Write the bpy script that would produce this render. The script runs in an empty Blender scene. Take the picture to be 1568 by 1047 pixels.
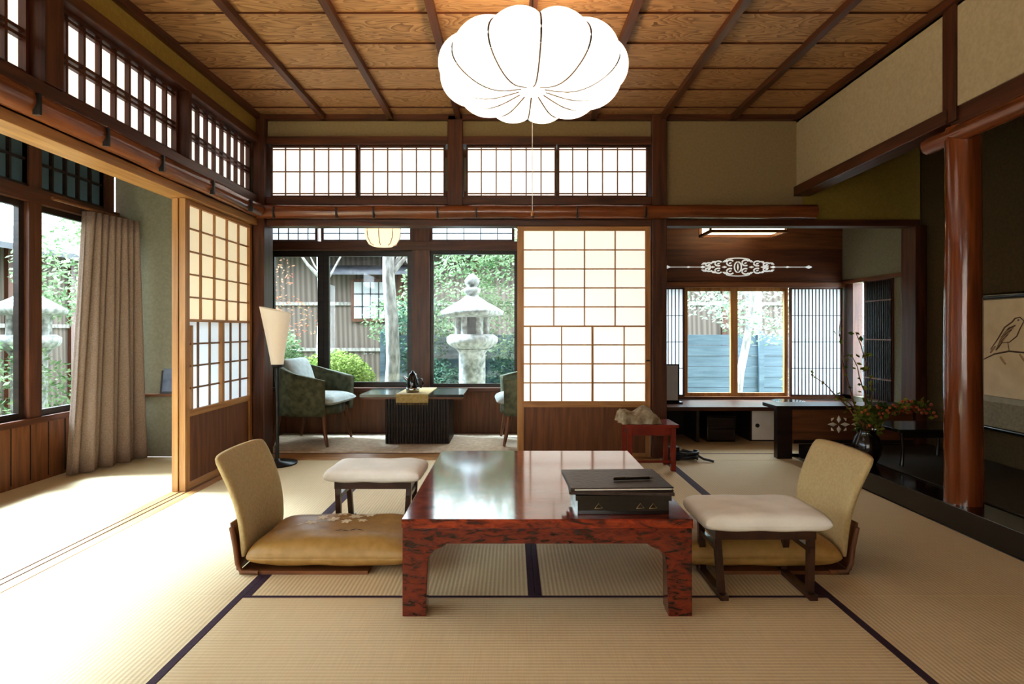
import bpy, bmesh, math, random
from mathutils import Vector, Matrix
random.seed(7)
scene = bpy.context.scene
R = random.random
def U(a,b): return a+(b-a)*R()

# ------------------------------------------------------------------ materials
def newmat(name):
    m = bpy.data.materials.new(name); m.use_nodes = True
    nt = m.node_tree; nt.nodes.clear()
    out = nt.nodes.new('ShaderNodeOutputMaterial')
    return m, nt, out
def coords(nt, scale=(1,1,1), rot=(0,0,0)):
    tc = nt.nodes.new('ShaderNodeTexCoord'); mp = nt.nodes.new('ShaderNodeMapping')
    mp.inputs['Scale'].default_value = scale; mp.inputs['Rotation'].default_value = rot
    nt.links.new(tc.outputs['Object'], mp.inputs['Vector'])
    return mp.outputs['Vector']
def ramp(nt, fac, cols, pos=None):
    r = nt.nodes.new('ShaderNodeValToRGB')
    els = r.color_ramp.elements
    while len(els) < len(cols): els.new(0.5)
    for i,c in enumerate(cols):
        els[i].position = pos[i] if pos else i/(len(cols)-1)
        els[i].color = (c[0],c[1],c[2],1)
    nt.links.new(fac, r.inputs['Fac']); return r.outputs['Color']
def noise(nt, vec, scale, detail=4, dist=0.0, rough=0.5):
    n = nt.nodes.new('ShaderNodeTexNoise')
    n.inputs['Scale'].default_value=scale; n.inputs['Detail'].default_value=detail
    n.inputs['Distortion'].default_value=dist; n.inputs['Roughness'].default_value=rough
    nt.links.new(vec, n.inputs['Vector']); return n.outputs['Fac']
def bump(nt, h, strength, dist, bsdf):
    b = nt.nodes.new('ShaderNodeBump'); b.inputs['Strength'].default_value=strength
    b.inputs['Distance'].default_value=dist
    nt.links.new(h,b.inputs['Height']); nt.links.new(b.outputs['Normal'], bsdf.inputs['Normal'])
def principled(nt,out,rough=0.5,metal=0.0,coat=0.0,spec=0.5):
    b = nt.nodes.new('ShaderNodeBsdfPrincipled')
    b.inputs['Roughness'].default_value=rough; b.inputs['Metallic'].default_value=metal
    b.inputs['Coat Weight'].default_value=coat; b.inputs['Coat Roughness'].default_value=0.08
    b.inputs['Specular IOR Level'].default_value=spec
    nt.links.new(b.outputs[0], out.inputs['Surface']); return b
def mottled(name, c1, c2, scale=6, rough=0.6, metal=0, coat=0, bmp=0.0, stretch=(1,1,1), pos=None, spec=0.5, dist=0.0):
    m,nt,out = newmat(name); b = principled(nt,out,rough,metal,coat,spec)
    v = coords(nt, stretch); n = noise(nt,v,scale,5,dist)
    nt.links.new(ramp(nt,n,[c1,c2],pos or [0.35,0.65]), b.inputs['Base Color'])
    if bmp: bump(nt,n,bmp,0.01,b)
    return m
def wood(name,c1,c2,axis,rough=0.4,coat=0.0,k=14,scale=2.5):
    st = {'x':(1,k,k),'y':(k,1,k),'z':(k,k,1)}[axis]
    return mottled(name,c1,c2,scale,rough,0,coat,0.08,st,[0.3,0.7],dist=0.6)

DK1=(0.045,0.015,0.007); DK2=(0.13,0.042,0.016)
W_x=wood('dark_wood_x',DK1,DK2,'x'); W_y=wood('dark_wood_y',DK1,DK2,'y'); W_z=wood('dark_wood_z',DK1,DK2,'z')
DKB=wood('blackened_wood',(0.012,0.007,0.005),(0.035,0.018,0.012),'x',0.35)
OR1=(0.32,0.145,0.045); OR2=(0.52,0.27,0.10)
O_z=wood('cedar_frame_z',OR1,OR2,'z'); O_x=wood('cedar_frame_x',OR1,OR2,'x'); O_y=wood('cedar_frame_y',OR1,OR2,'y')
BR_z=wood('brown_board_z',(0.10,0.036,0.013),(0.22,0.082,0.028),'z',0.45)
BR_x=wood('brown_board_x',(0.10,0.036,0.013),(0.22,0.082,0.028),'x',0.45)
BR_y=wood('brown_board_y',(0.10,0.036,0.013),(0.22,0.082,0.028),'y',0.45)
LOG_x=wood('polished_log_x',(0.13,0.040,0.014),(0.26,0.08,0.027),'x',0.25,0.4)
LOG_y=wood('polished_log_y',(0.13,0.040,0.014),(0.26,0.08,0.027),'y',0.25,0.4)
LOG_z=wood('polished_log_z',(0.13,0.034,0.010),(0.26,0.068,0.018),'z',0.18,0.7)
BAR=wood('lattice_bar',(0.16,0.075,0.03),(0.28,0.14,0.055),'z',0.5)
PL_cream=mottled('plaster_cream',(0.43,0.34,0.21),(0.48,0.385,0.245),60,0.95,bmp=0.04)
PL_tan=mottled('plaster_tan',(0.25,0.178,0.086),(0.28,0.203,0.102),60,0.95,bmp=0.04)
PL_olive=mottled('plaster_olive',(0.26,0.17,0.028),(0.30,0.20,0.036),60,0.95,bmp=0.04)
PL_dark=mottled('plaster_alcove_shade',(0.075,0.048,0.017),(0.095,0.062,0.023),60,0.95,bmp=0.04)  # darker copy of the olive plaster; alcove shade is put into its colour
PL_gray=mottled('plaster_graygreen',(0.19,0.17,0.115),(0.22,0.20,0.14),60,0.95,bmp=0.04)
BLACK=mottled('black_lacquer',(0.006,0.005,0.005),(0.014,0.010,0.009),8,0.18,coat=0.5)
BLKM=mottled('black_metal',(0.01,0.01,0.01),(0.02,0.02,0.02),20,0.35)
LEGW=mottled('dark_leg_wood',(0.030,0.012,0.008),(0.06,0.022,0.012),20,0.3,coat=0.2)
GOLD=mottled('tan_cushion',(0.33,0.185,0.05),(0.40,0.23,0.07),30,0.45,bmp=0.12)
BEIGE=mottled('beige_upholstery',(0.47,0.345,0.165),(0.53,0.40,0.20),90,0.85,bmp=0.2)
EMB=mottled('embroidery_ivory',(0.80,0.72,0.54),(0.88,0.81,0.64),60,0.6)
WHITE=mottled('white_cotton',(0.80,0.74,0.65),(0.87,0.81,0.72),12,0.9,bmp=0.25)
GREENV=mottled('green_velvet',(0.06,0.066,0.036),(0.13,0.13,0.075),25,0.8,bmp=0.2)
PALEF=mottled('pale_fabric',(0.42,0.47,0.46),(0.55,0.60,0.58),25,0.9)
CARPET=mottled('beige_carpet',(0.55,0.42,0.29),(0.70,0.56,0.41),30,0.95,bmp=0.3)
CURT=mottled('curtain_fabric',(0.23,0.155,0.115),(0.29,0.21,0.16),120,0.9,bmp=0.2)
LEATH=mottled('brown_leather',(0.028,0.014,0.008),(0.05,0.025,0.014),60,0.42,bmp=0.2)
REDL=mottled('red_stand_lacquer',(0.17,0.02,0.012),(0.24,0.03,0.018),10,0.25,coat=0.4)
STONE=mottled('granite',(0.17,0.17,0.155),(0.40,0.395,0.37),22,0.95,bmp=0.4)
BARK=mottled('pale_bark',(0.17,0.155,0.14),(0.38,0.355,0.32),9,0.95,bmp=0.4,stretch=(3,3,1))
CHROME=mottled('steel',(0.4,0.4,0.4),(0.5,0.5,0.5),5,0.2,metal=1)
CLOTH=mottled('patterned_cloth',(0.22,0.16,0.09),(0.42,0.35,0.24),30,0.85,bmp=0.4)
RUN=mottled('gold_runner',(0.30,0.20,0.06),(0.42,0.30,0.12),60,0.7)
BLUEF=wood('blue_gray_boards',(0.075,0.11,0.14),(0.12,0.165,0.205),'x',0.7)
ROOF=mottled('roof_tile',(0.05,0.05,0.06),(0.10,0.10,0.11),6,0.7)
GROUND=mottled('moss_ground',(0.12,0.15,0.06),(0.28,0.28,0.20),3,1.0)

def redlac(name,cols,pos,st,rg):
    m,nt,out=newmat(name); b=principled(nt,out,rg,0,0.6)
    v=coords(nt,st); n=noise(nt,v,7,8,0.8,0.65)
    nt.links.new(ramp(nt,n,cols,pos),b.inputs['Base Color'])
    n2=noise(nt,coords(nt),4,2); bump(nt,n2,0.05,0.01,b)
    return m
REDTOP=redlac('table_top_red_lacquer',[(0.05,0.010,0.007),(0.22,0.028,0.009),(0.34,0.050,0.013)],[0.38,0.5,0.64],(2,6,6),0.12)
REDT=redlac('table_red_lacquer',[(0.022,0.006,0.005),(0.11,0.014,0.007),(0.18,0.024,0.009)],[0.40,0.47,0.60],(3,9,9),0.14)
def tatami(name,along):
    m,nt,out=newmat(name); b=principled(nt,out,0.7,0,0,0.3)
    v=coords(nt)
    w=nt.nodes.new('ShaderNodeTexWave'); w.wave_type='BANDS'; w.bands_direction=along
    w.inputs['Scale'].default_value=22; w.inputs['Distortion'].default_value=0.3
    nt.links.new(v,w.inputs['Vector'])
    v2=coords(nt,(60,2,1) if along=='Y' else (2,60,1)); n=noise(nt,v2,4,4)
    n3=noise(nt,coords(nt),1.5,3)
    a=nt.nodes.new('ShaderNodeMath'); a.operation='MULTIPLY'; a.inputs[1].default_value=0.30; nt.links.new(w.outputs['Fac'],a.inputs[0])
    a2=nt.nodes.new('ShaderNodeMath'); a2.operation='MULTIPLY_ADD'; a2.inputs[1].default_value=0.45; nt.links.new(n,a2.inputs[0]); nt.links.new(a.outputs[0],a2.inputs[2])
    a3=nt.nodes.new('ShaderNodeMath'); a3.operation='MULTIPLY_ADD'; a3.inputs[1].default_value=0.25; nt.links.new(n3,a3.inputs[0]); nt.links.new(a2.outputs[0],a3.inputs[2])
    nt.links.new(ramp(nt,a3.outputs[0],[(0.55,0.41,0.235),(0.72,0.56,0.345)],[0.22,0.78]),b.inputs['Base Color'])
    bump(nt,w.outputs['Fac'],0.3,0.002,b); return m
TAT_Y=tatami('tatami_straw_y','X'); TAT_X=tatami('tatami_straw_x','Y')
TEDGE=mottled('tatami_border',(0.030,0.010,0.022),(0.050,0.018,0.032),80,0.8)

m,nt,out=newmat('ceiling_cedar'); b=principled(nt,out,0.5,0,0,0.35)
tc=nt.nodes.new('ShaderNodeTexCoord'); sp=nt.nodes.new('ShaderNodeSeparateXYZ')
nt.links.new(tc.outputs['Object'],sp.inputs[0])
def mth(op,a,bv):
    x=nt.nodes.new('ShaderNodeMath'); x.operation=op
    for i,q in enumerate((a,bv)):
        if q is None: continue
        if isinstance(q,(int,float)): x.inputs[i].default_value=q
        else: nt.links.new(q,x.inputs[i])
    return x.outputs[0]
idx=mth('FLOOR',mth('DIVIDE',mth('ADD',sp.outputs['Y'],1.62),0.29),None)
idx2=mth('FLOOR',mth('DIVIDE',mth('ADD',sp.outputs['X'],1.29),0.4625*2),None)
wn=nt.nodes.new('ShaderNodeTexWhiteNoise'); wn.noise_dimensions='2D'
cb=nt.nodes.new('ShaderNodeCombineXYZ'); nt.links.new(idx,cb.inputs[0]); nt.links.new(idx2,cb.inputs[1]); nt.links.new(cb.outputs[0],wn.inputs['Vector'])
off=mth('MULTIPLY',wn.outputs['Value'],17.0)
cv=nt.nodes.new('ShaderNodeCombineXYZ')
nt.links.new(mth('ADD',mth('MULTIPLY',sp.outputs['X'],1.3),off),cv.inputs[0])
nt.links.new(mth('ADD',mth('MULTIPLY',sp.outputs['Y'],5.0),off),cv.inputs[1])
n0=noise(nt,cv.outputs[0],1.1,3,0.4)
rings=mth('FRACT',mth('MULTIPLY',n0,24.0),None)
cf=nt.nodes.new('ShaderNodeCombineXYZ'); nt.links.new(mth('MULTIPLY',sp.outputs['X'],3),cf.inputs[0]); nt.links.new(mth('MULTIPLY',sp.outputs['Y'],70),cf.inputs[1])
fine=noise(nt,cf.outputs[0],2,4)
g=mth('ADD',mth('MULTIPLY',rings,0.65),mth('MULTIPLY',fine,0.35))
g=mth('ADD',g,mth('MULTIPLY',wn.outputs['Value'],0.14))
nt.links.new(ramp(nt,g,[(0.49,0.28,0.13),(0.39,0.21,0.09),(0.20,0.092,0.036)],[0.15,0.6,0.95]),b.inputs['Base Color'])
CEIL=m

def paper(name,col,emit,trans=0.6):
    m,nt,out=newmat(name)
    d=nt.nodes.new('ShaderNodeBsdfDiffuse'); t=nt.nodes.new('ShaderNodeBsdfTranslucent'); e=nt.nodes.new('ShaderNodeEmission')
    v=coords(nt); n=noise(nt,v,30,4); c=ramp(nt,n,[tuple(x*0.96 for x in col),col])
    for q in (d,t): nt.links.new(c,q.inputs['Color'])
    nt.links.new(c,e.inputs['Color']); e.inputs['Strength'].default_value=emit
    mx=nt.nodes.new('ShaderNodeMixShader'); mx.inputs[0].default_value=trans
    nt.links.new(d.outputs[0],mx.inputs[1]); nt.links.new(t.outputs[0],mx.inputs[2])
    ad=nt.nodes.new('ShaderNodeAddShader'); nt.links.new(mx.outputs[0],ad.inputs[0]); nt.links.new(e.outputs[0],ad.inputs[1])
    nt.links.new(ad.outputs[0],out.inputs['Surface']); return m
P_ranma=paper('shoji_paper_transom_glow',(0.96,0.92,0.88),0.36)  # shoji papers carry added emission imitating daylight glowing through them
P_door=paper('shoji_paper_door_glow',(0.96,0.92,0.86),0.27)
P_left=paper('shoji_paper_warm_glow',(0.95,0.87,0.70),0.20)
P_cool=paper('shoji_paper_cool_glow',(0.80,0.85,0.88),0.18)
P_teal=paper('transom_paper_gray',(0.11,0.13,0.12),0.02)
P_lamp=paper('lantern_paper',(1.0,0.965,0.925),0.60,0.06)
P_small=paper('small_lantern_paper',(1.0,0.84,0.62),0.50,0.5)
P_shade=paper('lamp_shade_paper',(0.88,0.80,0.68),0.10,0.45)
P_tube=paper('ceiling_light_diffuser',(1.0,0.90,0.68),1.2,0.5)
P_cut=paper('carved_transom_backlit_glow',(0.80,0.83,0.82),0.25,0.5)  # glowing shapes stand in for daylight showing through the carved openings
m,nt,out=newmat('window_glass'); t=nt.nodes.new('ShaderNodeBsdfTransparent'); gl=nt.nodes.new('ShaderNodeBsdfGlossy')
gl.inputs['Roughness'].default_value=0.02; t.inputs['Color'].default_value=(0.95,0.98,0.98,1)
n=noise(nt,coords(nt),1.5,1); r=nt.nodes.new('ShaderNodeMapRange'); r.inputs['To Min'].default_value=0.015; r.inputs['To Max'].default_value=0.03
nt.links.new(n,r.inputs['Value']); mx=nt.nodes.new('ShaderNodeMixShader'); nt.links.new(r.outputs[0],mx.inputs[0])
nt.links.new(t.outputs[0],mx.inputs[1]); nt.links.new(gl.outputs[0],mx.inputs[2]); nt.links.new(mx.outputs[0],out.inputs['Surface'])
GLASS=m
def leafmat(name,c1,c2):
    m,nt,out=newmat(name)
    d=nt.nodes.new('ShaderNodeBsdfDiffuse'); t=nt.nodes.new('ShaderNodeBsdfTranslucent')
    c=ramp(nt,noise(nt,coords(nt),7,5),[c1,c2],[0.35,0.65])
    nt.links.new(c,d.inputs['Color']); nt.links.new(c,t.inputs['Color'])
    mx=nt.nodes.new('ShaderNodeMixShader'); mx.inputs[0].default_value=0.4
    nt.links.new(d.outputs[0],mx.inputs[1]); nt.links.new(t.outputs[0],mx.inputs[2]); nt.links.new(mx.outputs[0],out.inputs['Surface']); return m
LEAF=leafmat('leaf_green',(0.05,0.09,0.035),(0.27,0.34,0.19))
LEAF2=leafmat('leaf_moss',(0.08,0.12,0.025),(0.23,0.27,0.08))
LEAF3=leafmat('leaf_dark',(0.025,0.055,0.04),(0.12,0.18,0.12))
LEAF4=leafmat('leaf_red',(0.22,0.07,0.045),(0.20,0.14,0.08))
LEAF5=leafmat('leaf_pale',(0.11,0.16,0.09),(0.44,0.51,0.38))
LEAFI=leafmat('leaf_indoor',(0.05,0.10,0.02),(0.30,0.32,0.06))
BERRY=mottled('berry_orange',(0.45,0.07,0.02),(0.55,0.14,0.03),20,0.4)
m,nt,out=newmat('bark_fence'); b=principled(nt,out,0.9)
w=nt.nodes.new('ShaderNodeTexWave'); w.wave_type='BANDS'; w.bands_direction='DIAGONAL'; w.inputs['Scale'].default_value=8; w.inputs['Distortion'].default_value=4; w.inputs['Detail'].default_value=3
nt.links.new(coords(nt,(1,1,0.03)),w.inputs['Vector'])
nt.links.new(ramp(nt,w.outputs['Fac'],[(0.095,0.072,0.060),(0.17,0.133,0.11)]),b.inputs['Base Color'])
FENCE=m

# ------------------------------------------------------------------ mesh builder
class MB:
    def __init__(s,name): s.name=name; s.bm=bmesh.new(); s.mats=[]
    def mi(s,m):
        if m not in s.mats: s.mats.append(m)
        return s.mats.index(m)
    def faces(s,vs,fs,m,smooth=False):
        i=s.mi(m); bv=[s.bm.verts.new(v) for v in vs]
        for f in fs:
            try:
                q=s.bm.faces.new([bv[k] for k in f]); q.material_index=i; q.smooth=smooth
            except ValueError: pass
    def box(s,x0,x1,y0,y1,z0,z1,m,M=None):
        vs=[(x,y,z) for x in (x0,x1) for y in (y0,y1) for z in (z0,z1)]
        if M: vs=[M@Vector(v) for v in vs]
        s.faces(vs,[(0,1,3,2),(4,6,7,5),(0,4,5,1),(2,3,7,6),(0,2,6,4),(1,5,7,3)],m)
    def pb(s,ax,p0,p1,u0,u1,z0,z1,m):
        if ax=='y': s.box(u0,u1,p0,p1,z0,z1,m)
        else: s.box(p0,p1,u0,u1,z0,z1,m)
    def grid(s,fn,nu,nv,m,closeu=False,smooth=True):
        vs=[fn(i/(nu if closeu else nu-1) if nu>1 else 0,j/(nv-1)) for i in range(nu) for j in range(nv)]
        fs=[]
        for i in range(nu if closeu else nu-1):
            for j in range(nv-1):
                a=i*nv+j; b=((i+1)%nu)*nv+j
                fs.append((a,b,b+1,a+1))
        s.faces(vs,fs,m,smooth)
    def slab(s,fa,fb,nu,nv,m,smooth=True):
        A=[fa(i/(nu-1),j/(nv-1)) for i in range(nu) for j in range(nv)]
        B=[fb(i/(nu-1),j/(nv-1)) for i in range(nu) for j in range(nv)]
        n=nu*nv; fs=[]
        for i in range(nu-1):
            for j in range(nv-1):
                a=i*nv+j; b=a+nv
                fs.append((a,b,b+1,a+1)); fs.append((n+a,n+a+1,n+b+1,n+b))
        for i in range(nu-1):
            a=i*nv; fs.append((a,n+a,n+a+nv,a+nv)); a=i*nv+nv-1; fs.append((a,a+nv,n+a+nv,n+a))
        for j in range(nv-1):
            a=j; fs.append((a,a+1,n+a+1,n+a)); a=(nu-1)*nv+j; fs.append((a,n+a,n+a+1,a+1))
        s.faces(A+B,fs,m,smooth)
    def tube(s,pts,r,m,seg=8,caps=True):
        pts=[Vector(p) for p in pts]; n=len(pts)
        rr=r if isinstance(r,(list,tuple)) else [r]*n
        vs=[]; 
        t0=(pts[1]-pts[0]).normalized()
        up=Vector((0,0,1)) if abs(t0.z)<0.9 else Vector((1,0,0))
        for i,p in enumerate(pts):
            t=(pts[min(i+1,n-1)]-pts[max(i-1,0)]).normalized()
            a=t.cross(up)
            if a.length<1e-4: a=t.cross(Vector((0,1,0)))
            a.normalize(); b=a.cross(t).normalized()
            for k in range(seg):
                an=2*math.pi*k/seg; vs.append(p+(a*math.cos(an)+b*math.sin(an))*rr[i])
        fs=[]
        for i in range(n-1):
            for k in range(seg):
                fs.append((i*seg+k,i*seg+(k+1)%seg,(i+1)*seg+(k+1)%seg,(i+1)*seg+k))
        s.faces(vs,fs,m,True)
        if caps:
            s.faces(vs[:seg],[tuple(range(seg))],m); s.faces(vs[-seg:],[tuple(range(seg))],m)
    def lathe(s,prof,c,m,seg=32,sx=1,sy=1):
        c=Vector(c)
        s.grid(lambda u,v:(c.x+sx*prof[round(v*(len(prof)-1))][0]*math.cos(2*math.pi*u),c.y+sy*prof[round(v*(len(prof)-1))][0]*math.sin(2*math.pi*u),c.z+prof[round(v*(len(prof)-1))][1]),seg,len(prof),m,True)
    def ball(s,c,r,m,seg=10,sz=1):
        s.lathe([(max(1e-4,r*math.sin(math.pi*k/8)),-r*sz*math.cos(math.pi*k/8)) for k in range(9)],c,m,seg)
    def pillow(s,x0,x1,y0,y1,z0,z1,m,nu=24,nv=24,p=3.5,M=None,wob=0.0,pinch=0.0,ex=0.5):
        cx,cy,a,bb=(x0+x1)/2,(y0+y1)/2,(x1-x0)/2,(y1-y0)/2; zm=z0+(z1-z0)*0.42; H=z1-zm; L=zm-z0
        def f(sgn,h):
            def g(u,v):
                u=math.sin((u-.5)*math.pi); v=math.sin((v-.5)*math.pi)
                k=(max(0,(1-abs(u)**p))*max(0,(1-abs(v)**p)))**ex
                x=cx+a*u*(1-pinch*(1-v*v)); y=cy+bb*v*(1-pinch*(1-u*u))
                q=abs(u)**6*abs(v)**6; x-=a*u*0.04*q; y-=bb*v*0.04*q
                z=zm+sgn*h*k+wob*math.sin(9*u+4*v)*k+wob*math.sin(14*v-3*u)*k*0.6
                P=Vector((x,y,z)); return M@P if M else P
            return g
        s.slab(f(1,H),f(-1,L),nu,nv,m)
    def done(s,bevel=0):
        bmesh.ops.recalc_face_normals(s.bm,faces=s.bm.faces)
        me=bpy.data.meshes.new(s.name); s.bm.to_mesh(me); s.bm.free()
        for m in s.mats: me.materials.append(m)
        o=bpy.data.objects.new(s.name,me); scene.collection.objects.link(o)
        if bevel:
            b=o.modifiers.new('bevel','BEVEL'); b.width=bevel; b.segments=2; b.limit_method='ANGLE'; b.angle_limit=math.radians(50)
        return o

YB=4.04; XL=-1.74; XR=1.96; ZC=2.342; YF=-1.6; XO=-2.74; YE=5.0

# ------------------------------------------------------------------ floor
f=MB('floor')
f.box(XO-0.06,2.95,YF,YE+0.08,-0.30,-0.03,W_x)
def mat_y(x0,x1,y0,y1):
    f.box(x0,x1,y0,y1,-0.03,0,TAT_Y)
    f.box(x0,x0+0.022,y0,y1,-0.02,0.0012,TEDGE); f.box(x1-0.022,x1,y0,y1,-0.02,0.0012,TEDGE)
def mat_x(x0,x1,y0,y1):
    f.box(x0,x1,y0,y1,-0.03,0,TAT_X)
    f.box(x0,x1,y0,y0+0.014,-0.02,0.0012,TEDGE); f.box(x0,x1,y1-0.014,y1,-0.02,0.0012,TEDGE)
G=0.001
mat_y(-0.88,0.075,1.935,3.95); mat_y(0.075+G,1.03,1.935,3.95)
mat_x(-0.88,1.03,0.98,1.935-G); mat_x(-0.88,1.03,0.02,0.98-G); mat_x(-0.88,1.03,-0.95,0.02-G); mat_x(-0.88,1.03,YF,-0.95-G)
f.box(-1.70,-0.88-G,1.935,3.95,-0.03,0,TAT_Y); f.box(-0.905,-0.88-G,1.935,3.95,-0.02,0.0012,TEDGE)
f.box(-1.70,-0.88-G,0.02,1.935-G,-0.03,0,TAT_Y); f.box(-0.905,-0.88-G,0.02,1.935-G,-0.02,0.0012,TEDGE)
f.box(-1.70,-0.88-G,YF,0.02-G,-0.03,0,TAT_Y)
for a,b_ in ((1.935,3.95),(0.02,1.935-G),(YF,0.02-G)):
    f.box(1.03+G,1.93,a,b_,-0.03,0,TAT_Y); f.box(1.03+G,1.055,a,b_,-0.02,0.0012,TEDGE)
f.box(-1.84,-1.70,YF,4.05,-0.03,0.002,O_y)
f.box(-1.79,-1.785,YF,4.05,-0.02,0.004,W_y); f.box(-1.755,-1.75,YF,4.05,-0.02,0.004,W_y)
f.box(-1.70,1.0,3.95,4.14,-0.03,0.002,O_x)
f.box(1.0,1.93,3.95,4.14,-0.03,0.001,TAT_X)
f.box(XO,-1.84-G,YF,1.0,-0.03,0,TAT_Y); f.box(XO,-1.84-G,1.0+G,4.05,-0.03,0,TAT_Y)
f.box(-2.3,1.0,4.14,YE,-0.03,0.0,BR_x)
mat_x(1.0,1.9,4.14+G,YE); mat_x(1.9+G,2.82,4.14+G,YE)
f.done()
c=MB('carpet'); c.box(-1.9,0.9,4.18,4.9,0.0005,0.010,CARPET); c.done()

# ------------------------------------------------------------------ ceiling
c=MB('ceiling')
y=-1.62
while y<4.1:
    c.faces([(-1.8,y,ZC),(2.02,y,ZC),(2.02,y+0.295,ZC+0.010),(-1.8,y+0.295,ZC+0.010),
             (-1.8,y,ZC+0.014),(2.02,y,ZC+0.014),(2.02,y+0.295,ZC+0.024),(-1.8,y+0.295,ZC+0.024)],
            [(0,1,2,3),(4,7,6,5),(0,4,5,1),(3,2,6,7),(0,3,7,4),(1,5,6,2)],CEIL)
    c.box(-1.8,2.02,y-0.0012,y+0.0005,ZC+0.0005,ZC+0.011,W_x)
    y+=0.29
for xb in (-1.29,-0.83,-0.367,0.095,0.557,1.03,1.51):
    c.box(xb-0.018,xb+0.018,YF,4.04,ZC-0.030,ZC+0.005,W_y)
c.box(-1.8,2.9,YF,4.2,ZC+0.04,ZC+0.1,DKB)
c.box(XL-0.03,XL+0.03,YF,4.04,ZC-0.035,ZC+0.03,W_y); c.box(XR-0.03,XR+0.01,YF,4.04,ZC-0.03,ZC+0.03,W_y)
c.box(XL,XR,4.01,4.05,ZC-0.03,ZC+0.03,W_x)
c.box(XO,-1.76,YF,4.2,2.34,2.4,BR_x); c.box(-2.3,1.02,4.1,YE+0.1,2.34,2.4,BR_x)
c.box(1.0,2.9,4.14,YE+0.1,1.86,1.9,BR_x); c.box(XR,2.9,YF,4.1,2.30,2.34,BR_x)
c.done()
r=MB('roof_eaves'); r.box(-3.5,3.5,YF,5.55,2.44,2.54,ROOF); r.done()

def lattice(mb,ax,pf,u0,u1,z0,z1,us,zs,barm,fr,frm,pap,bw=0.006,bd=0.010,side=-1,fm2=None):
    mb.pb(ax,pf,pf+0.0015,u0,u1,z0,z1,pap)
    a,b=(pf-bd,pf) if side<0 else (pf+0.0015,pf+0.0015+bd)
    for u in us: mb.pb(ax,a,b,u-bw/2,u+bw/2,z0,z1,barm)
    a2,b2=(a+0.001,b) if side<0 else (a,b-0.001)
    for z in zs: mb.pb(ax,a2,b2,u0,u1,z-bw/2,z+bw/2,barm)
    d0,d1=(pf-bd-0.006,pf+0.014) if side<0 else (pf-0.012,pf+bd+0.008)
    if fr:
        for q0,q1 in ((u0-fr,u0),(u1,u1+fr)): mb.pb(ax,d0,d1,q0,q1,z0-fr,z1+fr,frm)
        for q0,q1 in ((z0-fr,z0),(z1,z1+fr)): mb.pb(ax,d0,d1,u0,u1,q0,q1,fm2 or frm)
def lin(a,b,n): return [a+(b-a)*i/n for i in range(1,n)]

# ------------------------------------------------------------------ back wall
w=MB('wall_back')
w.box(-1.75,0.956,4.05,4.13,2.199,2.36,PL_tan)
w.box(1.054,2.0,4.05,4.13,1.632,2.36,PL_tan)
w.box(2.0,2.86,4.06,4.13,1.632,2.36,PL_olive)
w.done()
for i,(a,b_,z0,yy) in enumerate(((-1.76,-1.683,0.003,3.99),(0.956,1.054,0.003,4.0),(-0.44,-0.337,1.633,4.01),(2.74,2.815,0.003,3.99))):
    t=MB('trim_%d'%(i+1)); t.box(a,b_,yy,4.14,z0,ZC-0.001 if i<3 else 1.586,W_z); t.done(0.004)
t=MB('trim_5')
t.box(-1.683,0.956,4.02,4.14,2.145,2.199,W_x); t.box(-1.683,0.956,4.02,4.14,1.732,1.786,W_x)
t.box(-1.683,2.80,4.03,4.13,1.588,1.632,W_x); t.box(-1.683,0.956,4.055,4.13,1.633,1.731,W_x)
t.done(0.002)
t=MB('trim_6')
pts=[(-1.74+i*0.1,3.99,1.676+0.0015*math.sin(i*0.9)) for i in range(39)]
t.tube(pts,[0.047+0.001*math.sin(i*1.7) for i in range(39)],LOG_x,18)
for px in (-1.60,-1.18,-0.93,-0.50,-0.24,0.14,0.44,0.90):
    t.box(px-0.005,px+0.005,3.937,3.96,1.625,1.70,BLKM)
t.done()
for i,(a,b_) in enumerate(((-1.683,-0.44),(-0.337,0.956))):
    t=MB('window_%d'%(i+1)); mid=(a+b_)/2
    for q0,q1 in ((a+0.022,mid-0.006),(mid+0.006,b_-0.022)):
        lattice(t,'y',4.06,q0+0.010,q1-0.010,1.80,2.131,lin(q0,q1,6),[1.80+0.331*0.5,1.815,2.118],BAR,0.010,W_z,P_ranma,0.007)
    t.done()
d=MB('door_1'); x0,x1=0.036,0.95
d.box(x0,x0+0.045,4.03,4.06,0.003,1.586,O_z); d.box(x1-0.035,x1,4.03,4.06,0.003,1.586,O_z)
for z0,z1 in ((1.555,1.585),(0.345,0.385),(0.004,0.03),(0.895,0.905)): d.box(x0+0.044,x1-0.034,4.031,4.059,z0,z1,O_x)
d.box(x0+0.04,x1-0.03,4.04,4.05,0.03,0.35,BR_z)
zs=[1.555-0.1305*k for k in range(1,9)]
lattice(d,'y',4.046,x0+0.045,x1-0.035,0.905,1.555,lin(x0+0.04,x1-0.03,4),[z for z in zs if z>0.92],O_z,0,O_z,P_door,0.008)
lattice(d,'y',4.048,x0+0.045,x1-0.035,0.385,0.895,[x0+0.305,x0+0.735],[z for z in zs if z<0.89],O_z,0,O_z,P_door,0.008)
d.box(x0+0.51,x0+0.524,4.032,4.049,0.385,0.895,O_z); d.box(x0+0.085,x0+0.095,4.032,4.049,0.385,0.895,O_z)
d.lathe([(0.001,0),(0.014,0),(0.014,0.01),(0.001,0.01)],(x1-0.018,4.03,0.66),BLKM,12)
d.done(0.0)

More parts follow.
